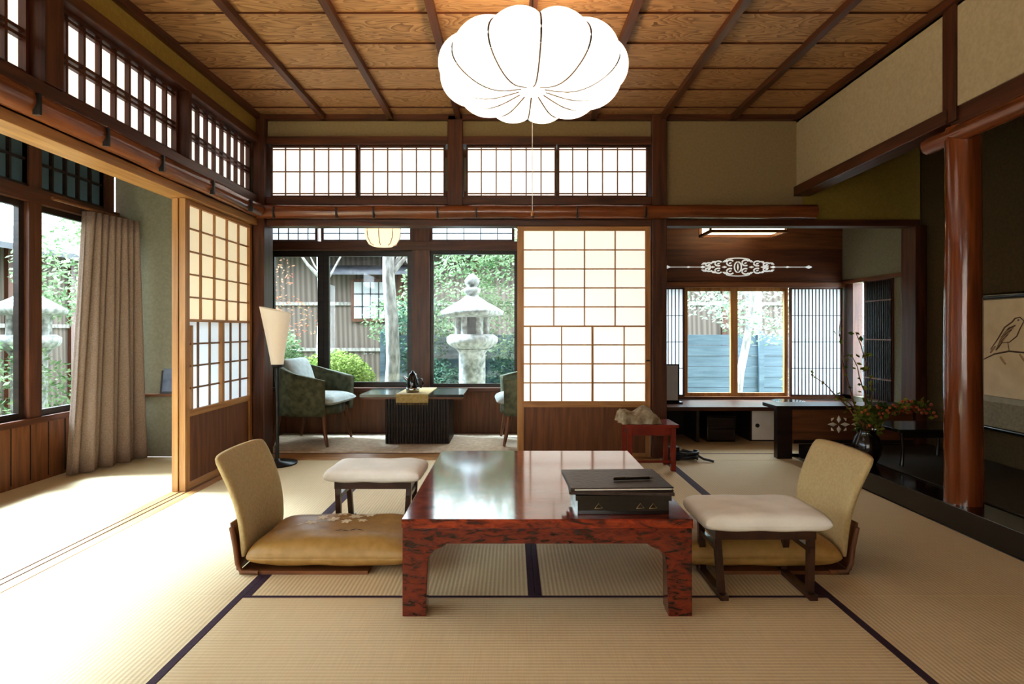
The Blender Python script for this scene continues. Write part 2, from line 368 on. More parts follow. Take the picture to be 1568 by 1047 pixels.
# ------------------------------------------------------------------ left wall
w=MB('wall_left')
w.box(-1.83,XL,YF,4.05,2.199,2.36,PL_olive); w.done()
t=MB('trim_7')
t.box(-1.85,-1.72,YF,3.99,2.145,2.199,W_y); t.box(-1.85,-1.72,YF,3.99,1.732,1.786,W_y)
t.box(-1.86,-1.73,YF,3.99,1.588,1.632,O_y); t.box(-1.83,-1.75,YF,3.99,1.633,1.731,W_y)
for a,b_ in ((3.12,3.15),(2.16,2.25),(0.3,0.4)): t.box(-1.85,-1.715,a,b_,1.787,2.144,W_z)
t.done(0.002)
t=MB('trim_8')
n=56; pts=[(-1.70,-1.58+i*0.1,1.676+0.0015*math.sin(i*0.8)) for i in range(n)]
t.tube(pts,[0.047+0.001*math.sin(i*1.3) for i in range(n)],LOG_y,18)
for py in (1.6,2.05,2.4,2.78,3.25,3.72): t.box(-1.668,-1.644,py-0.006,py+0.006,1.625,1.70,BLKM)
t.done()
for i,(a,b_) in enumerate(((3.15,3.985),(2.25,3.12),(1.2,2.16),(0.4,1.2))):
    t=MB('window_%d'%(3+i))
    nb=int((b_-a)/0.092)
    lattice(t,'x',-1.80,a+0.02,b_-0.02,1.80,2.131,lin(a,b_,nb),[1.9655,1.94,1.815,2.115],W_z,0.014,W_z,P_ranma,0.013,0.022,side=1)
    t.done()
d=MB('door_2')
for X in (-1.795,-1.835):
    y0,y1=3.17,3.985
    d.box(X,X+0.032,y0,y0+0.045,0.004,1.586,O_z); d.box(X,X+0.032,y1-0.03,y1,0.004,1.586,O_z)
    for z0,z1 in ((1.56,1.585),(0.92,0.935),(0.40,0.435),(0.005,0.04)): d.box(X+0.001,X+0.031,y0+0.044,y1-0.029,z0,z1,O_y)
    d.box(X+0.012,X+0.02,y0+0.04,y1-0.03,0.04,0.40,BR_z)
X=-1.795
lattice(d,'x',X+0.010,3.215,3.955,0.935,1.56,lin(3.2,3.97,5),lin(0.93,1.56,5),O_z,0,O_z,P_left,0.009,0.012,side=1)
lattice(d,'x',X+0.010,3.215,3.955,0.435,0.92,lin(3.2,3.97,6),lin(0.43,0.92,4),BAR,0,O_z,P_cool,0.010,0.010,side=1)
d.box(X+0.012,X+0.034,3.57,3.60,0.435,0.92,O_z)
d.box(X+0.012,X+0.026,3.25,3.262,0.435,0.9,O_z)
d.done()

# ------------------------------------------------------------------ right wall / tokonoma
w=MB('wall_right')
w.box(XR,2.05,YF,4.05,1.861,2.36,PL_cream); w.done()
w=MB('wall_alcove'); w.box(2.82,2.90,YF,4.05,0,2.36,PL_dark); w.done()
w=MB('wall_bay'); w.box(2.82,2.90,4.06,4.34,0,2.36,PL_gray)
w.box(2.82,2.90,4.34,YE+0.08,0,0.33,PL_gray); w.box(2.82,2.90,4.34,YE+0.08,1.26,1.95,PL_gray); w.box(2.82,2.90,4.86,YE+0.08,0.3,1.3,W_z)
w.done()
t=MB('trim_9'); t.box(1.94,2.05,2.63,4.05,1.795,1.86,W_y); t.done(0.003)
t=MB('trim_14'); t.box(2.805,2.82,4.15,YE,1.26,1.29,BR_y); t.done(0.002)
t=MB('trim_10'); t.tube([(1.98,YF,1.745),(1.985,0.5,1.748),(1.98,1.6,1.745),(1.985,2.8,1.747)],0.040,LOG_y,16)
t.box(1.965,2.05,YF,2.63,1.775,1.86,W_y); t.done()
t=MB('trim_11'); t.box(1.950,2.03,2.585,2.665,1.80,ZC,W_z); t.done(0.004)
t=MB('alcove_log_pillar')
n=16
t.tube([(2.015+0.002*math.sin(i*0.7),2.625,i*1.78/(n-1)) for i in range(n)],[0.074-0.007*i/n for i in range(n)],LOG_z,32)
t.done()
p=MB('alcove_platform'); p.box(1.935,2.815,YF+0.01,3.97,0.001,0.105,BLACK); p.box(2.10,2.78,0.6,3.9,0.105,0.112,mottled('dark_mat',(0.03,0.022,0.012),(0.05,0.036,0.02),40,0.5)); p.done(0.003)

s=MB('hanging_scroll'); SX=2.812
s.box(SX,SX+0.005,3.02,3.55,0.30,1.06,mottled('scroll_brocade',(0.24,0.20,0.13),(0.31,0.27,0.18),60,0.8))
s.box(SX-0.002,SX+0.001,3.05,3.50,0.49,1.05,mottled('scroll_paper',(0.72,0.57,0.36),(0.80,0.65,0.43),10,0.9))
s.box(SX-0.003,SX+0.001,3.02,3.55,0.455,0.485,mottled('scroll_band',(0.38,0.34,0.25),(0.45,0.4,0.3),30,0.9))
s.tube([(SX-0.008,2.99,0.30),(SX-0.008,3.58,0.30)],0.012,BLACK,10); s.tube([(SX-0.006,3.0,1.07),(SX-0.006,3.57,1.07)],0.018,BLACK,8)
INK=mottled('ink',(0.12,0.075,0.05),(0.18,0.11,0.07),20,0.9); SKIN=mottled('ink_wash',(0.42,0.27,0.15),(0.50,0.33,0.19),20,0.9)
def stroke(pl,r=0.004,mt=INK):
    n_=len(pl); rr=[r*(0.35+0.65*math.sin(math.pi*(i+0.5)/n_)) for i in range(n_)]
    s.tube([(SX-0.003,a,b) for a,b in pl],rr,mt,5)
cx=3.30
for k in range(7):
    a=0.25*k; stroke([(cx-0.02+0.012*k,0.90-0.012*k),(cx+0.02+0.012*k,0.885-0.018*k),(cx+0.075+0.006*k,0.83-0.012*k)],0.005,SKIN if k%2 else INK)
stroke([(cx-0.075,0.925),(cx-0.05,0.945),(cx-0.02,0.94),(cx,0.92),(cx+0.05,0.89),(cx+0.10,0.82),(cx+0.15,0.76)],0.004)
stroke([(cx-0.075,0.925),(cx-0.065,0.905),(cx-0.05,0.88),(cx-0.03,0.84),(cx+0.02,0.805),(cx+0.08,0.80)],0.003)
stroke([(cx-0.075,0.925),(cx-0.105,0.915),(cx-0.07,0.912)],0.003); stroke([(cx-0.045,0.93),(cx-0.04,0.93),(cx-0.036,0.928)],0.004)
stroke([(cx+0.20,0.70),(cx+0.12,0.735),(cx+0.02,0.755),(cx-0.08,0.75),(cx-0.16,0.775)],0.005); stroke([(cx+0.03,0.81),(cx+0.025,0.78),(cx+0.02,0.757)],0.002)
for (lx,lz,q) in ((-0.05,0.74,1),(-0.11,0.78,-1),(0.08,0.72,1),(0.15,0.74,-1),(-0.16,0.80,1)):
    stroke([(cx+lx,lz),(cx+lx-0.015,lz-0.018*q),(cx+lx-0.035,lz-0.04*q)],0.007,SKIN)
s.done()

# ------------------------------------------------------------------ exterior window wall
w=MB('wall_sunroom')
w.box(-2.3,1.0,YE,YE+0.08,0,0.35,BR_z); w.box(-2.3,1.0,YE,YE+0.08,2.05,2.34,PL_gray); w.done()
w=MB('wall_bay_window'); w.box(1.061,2.81,YE,YE+0.08,0,0.28,DKB); w.box(1.061,2.81,YE,YE+0.08,1.275,1.86,BR_x); w.done()
w=MB('wall_sunroom_side'); w.box(-2.36,-2.281,4.13,YE+0.08,0,2.34,PL_gray); w.done()
w=MB('wall_partition'); w.box(1.0,1.06,4.145,YE+0.08,0,2.34,W_z); w.done()
t=MB('trim_12')
for a,b_ in ((-2.28,-2.08),(-0.85,-0.70),(0.75,1.0)): t.box(a,b_,YE-0.02,YE+0.09,0.386,2.0,W_z)
t.box(-2.28,1.0,YE-0.03,YE+0.09,1.55,1.625,W_x); t.box(-2.28,1.0,YE-0.04,YE+0.09,0.35,0.385,W_x); t.box(-2.28,1.0,YE-0.02,YE+0.09,2.0,2.05,W_x)
t.done(0.003)
def glazed(name,ax,p,u0,u1,z0,z1,fr,m,n=1,zs=()):
    g=MB(name); g.pb(ax,p+0.012,p+0.016,u0,u1,z0,z1,GLASS)
    g.pb(ax,p,p+0.03,u0,u0+fr,z0,z1,m); g.pb(ax,p,p+0.03,u1-fr,u1,z0,z1,m); g.pb(ax,p+0.001,p+0.029,u0+fr,u1-fr,z0,z0+fr,m); g.pb(ax,p+0.001,p+0.029,u0+fr,u1-fr,z1-fr,z1,m)
    for k in range(1,n): u=u0+(u1-u0)*k/n; g.pb(ax,p,p+0.03,u-fr/2,u+fr/2,z0,z1,m)
    for z in zs: g.pb(ax,p+0.002,p+0.028,u0,u1,z-0.008,z+0.008,m)
    g.done()
glazed('window_7','y',YE+0.02,-2.08,-1.61,0.385,1.55,0.05,DKB)
glazed('window_8','y',YE+0.025,-1.61,-0.85,0.385,1.55,0.045,DKB)
glazed('window_9','y',YE+0.02,-0.70,0.05,0.385,1.55,0.03,DKB)
glazed('window_10','y',YE+0.025,0.05,0.75,0.385,1.55,0.04,DKB)
t=MB('window_11')
for a,b_ in ((-2.08,-1.66),(-1.63,-0.85),(-0.70,0.02),(0.05,0.75)):
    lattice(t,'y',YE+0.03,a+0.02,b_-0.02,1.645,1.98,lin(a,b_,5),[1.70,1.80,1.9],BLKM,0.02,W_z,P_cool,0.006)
t.done()
glazed('window_12','y',YE+0.02,1.47,1.90,0.308,1.236,0.03,O_z); glazed('window_13','y',YE+0.025,1.90,2.36,0.308,1.236,0.03,O_z)
t=MB('trim_13'); t.box(1.06,2.82,YE-0.03,YE+0.09,1.236,1.275,BR_x); t.box(1.06,2.82,YE-0.02,YE+0.09,0.287,0.31,BR_x); t.done()
t=MB('window_14')
lattice(t,'y',YE,1.08,1.45,0.325,1.22,lin(1.08,1.45,12),lin(0.325,1.22,4),DKB,0.014,W_z,P_cool,0.006)
lattice(t,'y',YE,2.375,2.79,0.325,1.22,lin(2.375,2.79,14),lin(0.325,1.22,4),DKB,0.014,W_z,P_cool,0.006)
t.done()
t=MB('window_15')
t.box(2.84,2.845,4.66,4.86,0.33,1.26,GLASS); t.box(2.81,2.84,4.34,4.66,0.33,1.26,W_z)
for k in range(14): t.box(2.80,2.812,4.35+k*0.022,4.358+k*0.022,0.34,1.25,DKB)
for z in (0.5,0.8,1.1): t.box(2.799,2.81,4.34,4.66,z-0.005,z+0.005,BR_x)
t.box(2.80,2.86,4.655,4.68,0.33,1.26,W_z)
t.done()
t=MB('carved_transom'); cx,cz=1.917,1.408
t.box(1.08,2.80,YE-0.010,YE-0.001,1.29,1.56,W_x)
cy=YE-0.012
def arc(cx,cz,rx,rz,a0,a1,r=0.006,n=14): t.tube([(cx+rx*math.cos(a0+(a1-a0)*i/n),cy,cz+rz*math.sin(a0+(a1-a0)*i/n)) for i in range(n+1)],r,P_cut,6)
def leafs(px,pz,dx,dz,r): t.tube([(px-dx,cy,pz-dz),(px,cy,pz),(px+dx,cy,pz+dz)],[0.002,r,0.002],P_cut,6)
for sx in (1,-1):
    for (px,s_) in ((0.065,1.0),(0.165,0.85),(0.245,0.6)):
        for sz in (1,-1):
            arc(cx+sx*px,cz+sz*0.036*s_,0.030,0.024*s_,0.6 if sz>0 else -0.6,5.2 if sz>0 else -5.2,0.007)
            leafs(cx+sx*(px+0.045),cz+sz*0.05*s_,0.020*sx,-sz*0.008,0.011)
            leafs(cx+sx*px,cz+sz*0.034*s_,0.012,0.004,0.008)
        leafs(cx+sx*(px+0.05),cz,0.022,0,0.011)
    t.tube([(cx+sx*0.305,cy,cz),(cx+sx*0.62,cy,cz)],0.0035,P_cut,6)
    leafs(cx+sx*0.60,cz,0.03,0,0.016); leafs(cx+sx*0.42,cz,0.02,0,0.009); leafs(cx+sx*0.30,cz,0.02,0,0.014)
arc(cx,cz,0.03,0.045,0,6.283,0.006); leafs(cx,cz,0.0,0.03,0.009)
for sz in (1,-1): arc(cx,cz+sz*0.06,0.10,0.016,0,math.pi*sz,0.005)
t.done()

# corridor outer wall (left)
w=MB('wall_corridor')
w.box(XO-0.08,XO,YF,4.2,0,0.34,BR_z); w.box(XO-0.08,XO,YF,4.2,2.0,2.34,PL_gray)
y=YF
while y<3.95: w.box(XO,XO+0.004,y,y+0.004,0.02,0.34,DKB); y+=0.13
w.done()
w=MB('wall_corridor_end'); w.box(XO,-1.86,4.06,4.12,0,2.34,PL_gray); w.done()
t=MB('trim_15'); t.box(XO,-1.86,4.02,4.06,0.42,0.435,BR_x); t.done()
t=MB('framed_picture'); M=Matrix.Translation((-2.33,4.035,0.437))@Matrix.Rotation(math.radians(-9),4,'X')
t.box(-0.09,0.09,0,0.012,0,0.25,DKB,M); t.box(-0.075,0.075,-0.002,0.004,0.015,0.235,mottled('picture_blue',(0.04,0.05,0.08),(0.12,0.13,0.16),9,0.3),M); t.done()
t=MB('trim_16')
t.box(XO-0.08,XO+0.03,YF,4.06,1.60,1.68,W_y); t.box(XO-0.08,XO+0.03,YF,4.06,0.34,0.375,W_y)
for yy in (3.31,2.3,1.3,0.3,-0.7,3.93): t.box(XO-0.07,XO+0.02,yy,yy+0.09,0.376,1.599,W_z); t.box(XO-0.07,XO+0.02,yy,yy+0.09,1.681,2.0,W_z)
t.done()
for i,(a,b_) in enumerate(((3.40,3.93),(2.39,3.31),(1.39,2.3),(0.39,1.3),(-0.61,0.3),(YF,-0.7))):
    glazed('window_%d'%(16+i),'x',XO-0.04,a,b_,0.375,1.60,0.035,DKB)
t=MB('window_22')
for a,b_ in ((3.40,3.93),(2.39,3.31),(1.39,2.3),(0.39,1.3)):
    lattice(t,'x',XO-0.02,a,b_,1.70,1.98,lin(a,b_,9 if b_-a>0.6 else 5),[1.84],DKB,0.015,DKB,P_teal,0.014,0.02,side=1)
t.done()
w=MB('wall_front')
w.box(XO,-1.9,YF-0.1,YF,0,2.4,PL_gray); w.box(-1.9,0.9,YF-0.1,YF,1.75,2.4,PL_cream); w.box(0.9,2.9,YF-0.1,YF,0,2.4,PL_cream)
lattice(w,'y',YF-0.04,-1.88,0.88,0.3,1.72,lin(-1.88,0.88,12),lin(0.3,1.72,9),O_z,0.02,O_z,P_door,0.008,side=1); w.box(-1.9,0.9,YF-0.06,YF-0.02,0.001,0.28,BR_z); w.done()  # unseen shoji opening added behind the camera to bring in front fill light

# curtain
c=MB('curtain')
def cf_(off):
    def g(u,v):
        z=0.01+v*1.60
        spread=1.0-0.28*v
        yy=3.99-0.50*spread*u
        ph=u*2*math.pi*8
        x=XO+0.10+0.028*math.sin(ph)+0.02*(1-v)*math.sin(ph*0.5+1)+0.12*(1-u)*(1-v*0.3)+off
        return (x,yy+0.01*math.cos(ph*1.0),z)
    return g
c.slab(cf_(0),cf_(0.006),130,14,CURT)
c.tube([(XO+0.12,3.35,1.625),(XO+0.12,4.0,1.625)],0.01,BR_x,8)
c.done()

# ------------------------------------------------------------------ low table
t=MB('low_table'); x0,x1,y0,y1=-0.338,0.553,1.79,2.81; H=0.298
t.box(x0,x1,y0,y1,H-0.028,H,REDTOP)
def apron(L,lw=0.078,top=H-0.027,ab=0.222):
    o=[(0,0),(lw-0.006,0),(lw,0.16),(lw+0.004,0.185),(lw+0.022,0.203),(lw+0.045,0.212),(lw+0.06,ab)]
    return o+[(L-a,b) for a,b in reversed(o)]+[(L,top),(0,top)]
def extr(pl,f0,f1):
    n=len(pl); vs=[f0(a,b) for a,b in pl]+[f1(a,b) for a,b in pl]
    fs=[tuple(range(n)),tuple(range(2*n-1,n-1,-1))]
    for i in range(n): j=(i+1)%n; fs.append((i,j,n+j,n+i))
    t.faces(vs,fs,REDT)
T=0.05; e=0.003; e2=0.009
pf=apron(x1-x0-2*e)
extr(pf,lambda a,b:(x0+e+a,y0+e,b),lambda a,b:(x0+e+a,y0+e+T,b))
extr(pf,lambda a,b:(x0+e+a,y1-e-T,b),lambda a,b:(x0+e+a,y1-e,b))
ps=apron(y1-y0-2*e2)
ps=[(a,max(b,0.0015)) for a,b in ps]
extr(ps,lambda a,b:(x0+e2,y0+e2+a,b),lambda a,b:(x0+e+T+.02,y0+e2+a,b))
extr(ps,lambda a,b:(x1-e-T-.02,y0+e2+a,b),lambda a,b:(x1-e2,y0+e2+a,b))
t.done(0.003)

t=MB('lacquer_box')
t.box(0.205,0.49,1.835,2.06,H+0.001,H+0.045,BLACK); t.box(0.198,0.497,1.828,2.068,H+0.045,H+0.062,BLACK)
for cx_ in (0.27,0.40,0.44):
    t.tube([(cx_-0.012,1.833,H+0.02),(cx_,1.832,H+0.036),(cx_+0.012,1.833,H+0.022),(cx_-0.012,1.833,H+0.02)],0.0012,RUN,4)
t.done(0.003)
t=MB('leather_binder')
M=Matrix.Translation((0.35,1.95,H+0.063))@Matrix.Rotation(math.radians(-3),4,'Z')
t.box(-0.165,0.160,-0.125,0.12,0,0.010,LEATH,M); 
M2=Matrix.Translation((0.345,1.955,H+0.074))@Matrix.Rotation(math.radians(2),4,'Z')
t.box(-0.168,0.155,-0.13,0.115,0,0.004,LEATH,M2); t.box(-0.168,0.155,-0.13,0.115,0.009,0.013,LEATH,M2); t.box(-0.168,-0.155,-0.13,0.115,0.004,0.009,LEATH,M2)
t.box(-0.155,0.150,-0.126,0.112,0.004,0.009,WHITE,M2)
t.done(0.0015)
t=MB('ballpoint_pen'); t.tube([(0.33,1.91,H+0.0925),(0.45,1.925,H+0.0925)],0.0045,BLACK,8); t.tube([(0.45,1.925,H+0.0925),(0.465,1.927,H+0.0925)],[0.004,0.001],CHROME,8); t.tube([(0.335,1.911,H+0.0975),(0.37,1.915,H+0.0975)],0.0012,CHROME,5); t.done()

# ------------------------------------------------------------------ zaisu
def floor_chair(sx,xc):
    t=MB('floor_chair')
    def prof(v):
        z=0.06+0.362*v; x=-0.012-0.088*v**1.1+0.024*math.sin(math.pi*v)
        return x,z
    def F(off):
        def g(u,v):
            x,z=prof(v); s_=(u-0.5)*2
            hw=0.196-0.022*(1-v)**1.5
            q=max(0,(v-0.93)/0.07); y=2.285+hw*s_*(1-0.025*q**3)
            z-=0.008*abs(s_)**10*max(0,v-.5)*2
            x+=0.022*s_*s_ -0.022
            th=off*(1-0.45*abs(s_)**8)*(1-0.5*abs(2*v-1)**10)
            return (xc+sx*(x+th),y,z)
        return g
    t.slab(F(0.018),F(-0.014),24,24,BEIGE)
    for yy in (2.10,2.45):
        t.tube([(xc-sx*0.048,yy,0.17),(xc-sx*0.034,yy,0.10),(xc-sx*0.026,yy,0.04),(xc-sx*0.012,yy,0.012),(xc+sx*0.05,yy,0.009)],0.009,BR_z,8)
    a,b_=sorted((xc-sx*0.02,xc+sx*0.44)); t.box(a,b_,2.10,2.46,0.001,0.014,BR_x)
    t.slab(lambda u,v:(xc+sx*(-0.038+0.012*(1-v)-0.012*v),2.285+(u-.5)*0.35,0.012+v*0.17),lambda u,v:(xc+sx*(-0.046+0.012*(1-v)-0.012*v),2.285+(u-.5)*0.35,0.012+v*0.17),6,4,BR_z)
    t.done()
    c=MB('floor_cushion')
    a,b_=sorted((xc-sx*0.005,xc+sx*0.60)); ya,yb=2.085,2.46; z0c,z1c=0.015,0.128
    c.pillow(a,b_,ya,yb,z0c,z1c,GOLD,44,34,p=5,wob=0.0022,pinch=0.025,ex=0.42)
    def surf(x,y):
        u=(x-(a+b_)/2)/((b_-a)/2); v=(y-(ya+yb)/2)/((yb-ya)/2)
        k=(max(0,1-abs(u)**5)*max(0,1-abs(v)**5))**0.42; zm=z0c+(z1c-z0c)*0.42
        return zm+(z1c-zm)*k+0.0022*math.sin(9*u+4*v)*k+0.0013*math.sin(14*v-3*u)*k+0.0012
    def patch(x,y,an,l,wd,mt):
        d=(math.cos(an)*l,math.sin(an)*l); n_=(-math.sin(an)*wd,math.cos(an)*wd)
        P=[(x,y),(x+d[0]*.35+n_[0],y+d[1]*.35+n_[1]),(x+d[0]*.75+n_[0]*.8,y+d[1]*.75+n_[1]*.8),(x+d[0],y+d[1]),(x+d[0]*.75-n_[0]*.8,y+d[1]*.75-n_[1]*.8),(x+d[0]*.35-n_[0],y+d[1]*.35-n_[1])]
        vs=[(p_[0],p_[1],surf(*p_)) for p_ in P]; c.faces(vs,[tuple(range(6))],mt)
    # embroidered blossom sprays, flat on the fabric
    for (ox,oy,fr) in ((0.25,2.32,1),(0.33,2.35,1),(0.18,2.28,1),(0.27,2.385,1.1),(0.20,2.35,.8),(0.37,2.30,.7),(0.31,2.29,.8),(0.38,2.38,.8)):
        for k in range(6): patch(xc+sx*ox,oy,k*1.047+ox*20,0.030*fr,0.008*fr,EMB)
    for k in range(9): patch(xc+sx*(0.13+0.03*k),2.25+0.015*k,0.4 if sx>0 else 2.7,0.028,0.002,EMB)
    if sx>0:
        for k in range(4): patch(xc+0.29+0.028*k,2.19+0.008*(k%2),0.35*(1 if k%2==0 else -1),0.032,0.003,LEATH)
    c.done()
floor_chair(1,-0.955); floor_chair(-1,1.185)

def stool(cx,cy):
    t=MB('footstool')
    t.pillow(cx-0.212,cx+0.212,cy-0.135,cy+0.135,0.218,0.282,WHITE,30,24,p=7,ex=0.4,wob=0.0015)
    t.box(cx-0.165,cx+0.165,cy-0.10,cy+0.10,0.190,0.222,LEGW)
    for sx in (-1,1):
        xx=cx+sx*0.145
        for sy in (-1,1):
            M=Matrix.Translation((xx,cy+sy*0.095,0.02))@Matrix.Rotation(math.radians(sx*3),4,'Y')@Matrix.Rotation(math.radians(sy*4),4,'X')
            t.box(-0.011,0.011,-0.010,0.010,-0.008,0.185,LEGW,M)
        t.box(xx-0.013-sx*0.001,xx+0.013-sx*0.001,cy-0.125,cy+0.125,0.001,0.018,LEGW)
        t.box(xx-0.007+sx*0.006,xx+0.007+sx*0.006,cy-0.10,cy+0.10,0.145,0.162,LEGW)
    t.done(0.002)
stool(0.83,2.02); stool(-0.60,2.63)

# ------------------------------------------------------------------ pendant lantern
L=MB('pendant_lantern'); lc=Vector((0.078,2.25,1.862)); NR=12
A0=-math.pi/2+0.05
def lp(u,v):
    ph=math.pi*(0.02+0.85*v)
    g_=abs(math.sin(u*math.pi*NR))**0.7
    sx_=math.sin(ph); c_=-math.cos(ph)
    rr=0.362*(abs(sx_)**0.70)*(1-0.055*(1-g_)*(sx_**0.5))
    z=0.128*(1 if c_>0 else -1)*abs(c_)**0.95
    if v<0.5: z+=0.060*math.exp(-((rr/0.13)**2))
    z+= (0.028*(g_-0.5))*(1 if c_>0 else -1)*min(1,abs(c_)*1.5)*sx_
    return rr,z
NV=32
def lpt(u,v,k=1.0,o=0.0):
    r_,z=lp(u,v); an=A0+2*math.pi*u; return (lc.x+(r_*k+o)*math.cos(an),lc.y+(r_*k+o)*math.sin(an),lc.z+z)
L.grid(lambda u,v:lpt(u,v),NR*10,NV,P_lamp,True)
RIB=mottled('lantern_rib',(0.035,0.02,0.014),(0.06,0.035,0.025),20,0.6)
RIB2=mottled('lantern_rib_pale',(0.14,0.09,0.055),(0.20,0.13,0.08),20,0.6)
for k in range(NR):
    u=k/NR; L.tube([lpt(u,v/24,1.0,0.0015) for v in range(10,25)],0.0034,RIB,6)
    L.tube([(lambda q:(q[0],q[1],q[2]-0.0015))(lpt(u,v/24,1.0,0.0012)) for v in range(0,11)],0.0028,RIB2,6)
r1,z1=lp(0,1.0); 
L.tube([(lc.x+r1*math.cos(i*math.pi/16),lc.y+r1*math.sin(i*math.pi/16),lc.z+z1) for i in range(33)],0.004,RIB,6)
r2,z2=lp(0,0.0)
L.lathe([(0.001,z2-0.002),(r2+0.004,z2-0.002),(r2+0.004,z2+0.002),(0.001,z2+0.002)],lc,P_lamp,20)
for a in (0,1): L.tube([(lc.x-r1*math.cos(a*1.57),lc.y-r1*math.sin(a*1.57),lc.z+z1),(lc.x+r1*math.cos(a*1.57),lc.y+r1*math.sin(a*1.57),lc.z+z1)],0.003,RIB,6)
L.tube([(lc.x,lc.y,lc.z+0.11),(lc.x,lc.y,ZC)],0.004,BLKM,6)
L.lathe([(0.001,0),(0.05,0),(0.045,0.025),(0.001,0.025)],(lc.x,lc.y,ZC-0.025),BLKM,20)
L.tube([(lc.x,lc.y,lc.z-0.07),(lc.x,lc.y,1.33)],0.0012,WHITE,5); L.lathe([(0.001,0),(0.006,0.003),(0.004,0.02),(0.001,0.022)],(lc.x,lc.y,1.31),O_z,8)
L.done()
L=MB('paper_pendant_lamp'); c0=Vector((-0.99,4.5,1.60))
pr=[(0.075,-0.085),(0.105,-0.07),(0.128,-0.03),(0.135,0.01),(0.135,0.05),(0.13,0.09)]
L.lathe(pr,c0,P_small,24); L.lathe([(0.001,-0.086),(0.075,-0.085)],c0,P_small,24); L.lathe([(0.132,0.088),(0.132,0.10),(0.001,0.10)],c0,BLKM,24)
for k in range(8):
    a=k*math.pi/4; L.tube([(c0.x+(r_+.001)*math.cos(a),c0.y+(r_+.001)*math.sin(a),c0.z+z) for r_,z in pr],0.003,BR_z,5)
L.tube([c0+Vector((0,0,0.1)),(c0.x,c0.y,2.34)],0.004,BLKM,6); L.done()
L=MB('ceiling_box_light'); L.box(1.532,2.088,4.502,4.738,1.642,1.764,P_tube); 
for a,b_,c_,d_ in ((1.51,2.11,4.485,4.50),(1.51,2.11,4.74,4.755),(1.51,1.53,4.50,4.74),(2.09,2.11,4.50,4.74)):
    L.box(a,b_,c_,d_,1.62,1.64,BR_x); L.box(a,b_,c_,d_,1.765,1.859,BR_x)
for a,c_ in ((1.51,4.485),(2.095,4.485),(1.51,4.74),(2.095,4.74)): L.box(a,a+0.014,c_,c_+0.014,1.64,1.765,BR_z)
L.done()

# floor lamp
L=MB('floor_lamp'); bx,by=-1.53,3.83
L.lathe([(0.001,0.001),(0.125,0.001),(0.125,0.012),(0.02,0.022),(0.012,0.04)],(bx,by,0),BLKM,28)
L.tube([(bx,by,0.02),(bx,by,0.66)],0.012,BLKM,10); L.lathe([(0.001,0),(0.03,0),(0.042,0.02),(0.001,0.02)],(bx,by,0.63),BLKM,20)
def sh(off):
    def g(u,v):
        a=2*math.pi*u; r_=0.038+0.060*v**1.1+off; return (bx-0.012*v+r_*math.cos(a),by+r_*math.sin(a),0.65+v*(0.355-0.022*math.cos(a)))
    return g
L.grid(sh(0),36,10,P_shade,True); L.grid(sh(-0.002),36,10,P_shade,True)
L.ball((bx,by,0.78),0.03,WHITE,10,1.4); L.done()

# ------------------------------------------------------------------ armchairs
def armchair(cx,cy,rot,pillow=True):
    t=MB('armchair'); M=Matrix.Translation((cx,cy,0.012))@Matrix.Rotation(rot,4,'Z')
    def P(x,y,z): return M@Vector((x,y,z))
    def shell(off):
        def g(u,v):
            th=math.radians(62+236*u); s_=abs(2*u-1)
            ax=0.27+off; ay=0.285+off
            x=ax*math.cos(th); y=ay*math.sin(th)
            if s_>0.75: x+= (s_-0.75)*0.35
            top=0.62-0.13*s_**1.6
            z=0.23+(top-0.23)*v
            fl=0.03*v
            return P(x*(1+fl),y*(1+fl),z)
        return g
    t.slab(shell(0),shell(-0.05),34,10,GREENV)
    t.slab(lambda u,v:P(*( (0.235*math.cos(u*6.2832)*v, 0.25*math.sin(u*6.2832)*v,0.23))),lambda u,v:P(*((0.235*math.cos(u*6.2832)*v,0.25*math.sin(u*6.2832)*v,0.30))),30,5,GREENV)
    t.pillow(-0.20,0.27,-0.215,0.215,0.29,0.385,PALEF,18,18,p=4,M=M)
    if pillow:
        M3=M@Matrix.Translation((-0.12,0.02,0.50))@Matrix.Rotation(math.radians(72),4,'Y')
        t.pillow(-0.15,0.15,-0.17,0.17,-0.05,0.06,PALEF,16,16,M=M3)
    for sx,sy in ((1,1),(1,-1),(-1,1),(-1,-1)):
        t.tube([P(0.17*sx,0.19*sy,0.26),P(0.19*sx,0.205*sy,0.12),P(0.215*sx,0.215*sy,0.001)],[0.022,0.017,0.010],BR_z,8)
    t.done()
armchair(-1.54,4.56,math.radians(-8)); armchair(0.14,4.58,math.radians(184),False)
t=MB('coffee_table'); t.box(-1.13,-0.36,4.36,4.86,0.375,0.395,BLACK); t.box(-1.12,-0.37,4.37,4.85,0.36,0.375,BR_x)
t.box(-0.95,-0.485,4.46,4.80,0.011,0.36,DKB)
k=-0.95
while k<-0.485: t.tube([(k,4.458,0.013),(k,4.458,0.355)],0.009,DKB,6); k+=0.021
k=4.46
while k<4.80:
    for xx in (-0.952,-0.483): t.tube([(xx,k,0.013),(xx,k,0.355)],0.009,DKB,6)
    k+=0.021
t.done()
t=MB('table_runner'); t.box(-0.86,-0.62,4.355,4.865,0.396,0.399,RUN); t.box(-0.86,-0.62,4.352,4.3555,0.335,0.399,RUN)
for k in range(24): t.tube([(-0.855+k*0.0100,4.354,0.337),(-0.855+k*0.0100,4.353,0.318)],0.0015,RUN,4)
t.done()
t=MB('kettle'); kc=(-0.76,4.5,0.40)
t.lathe([(0.001,0),(0.05,0),(0.052,0.03),(0.048,0.035)],kc,CHROME,20); t.lathe([(0.048,0.035),(0.05,0.06),(0.042,0.10),(0.03,0.125),(0.028,0.14),(0.012,0.148),(0.012,0.16),(0.001,0.162)],kc,BLACK,20)
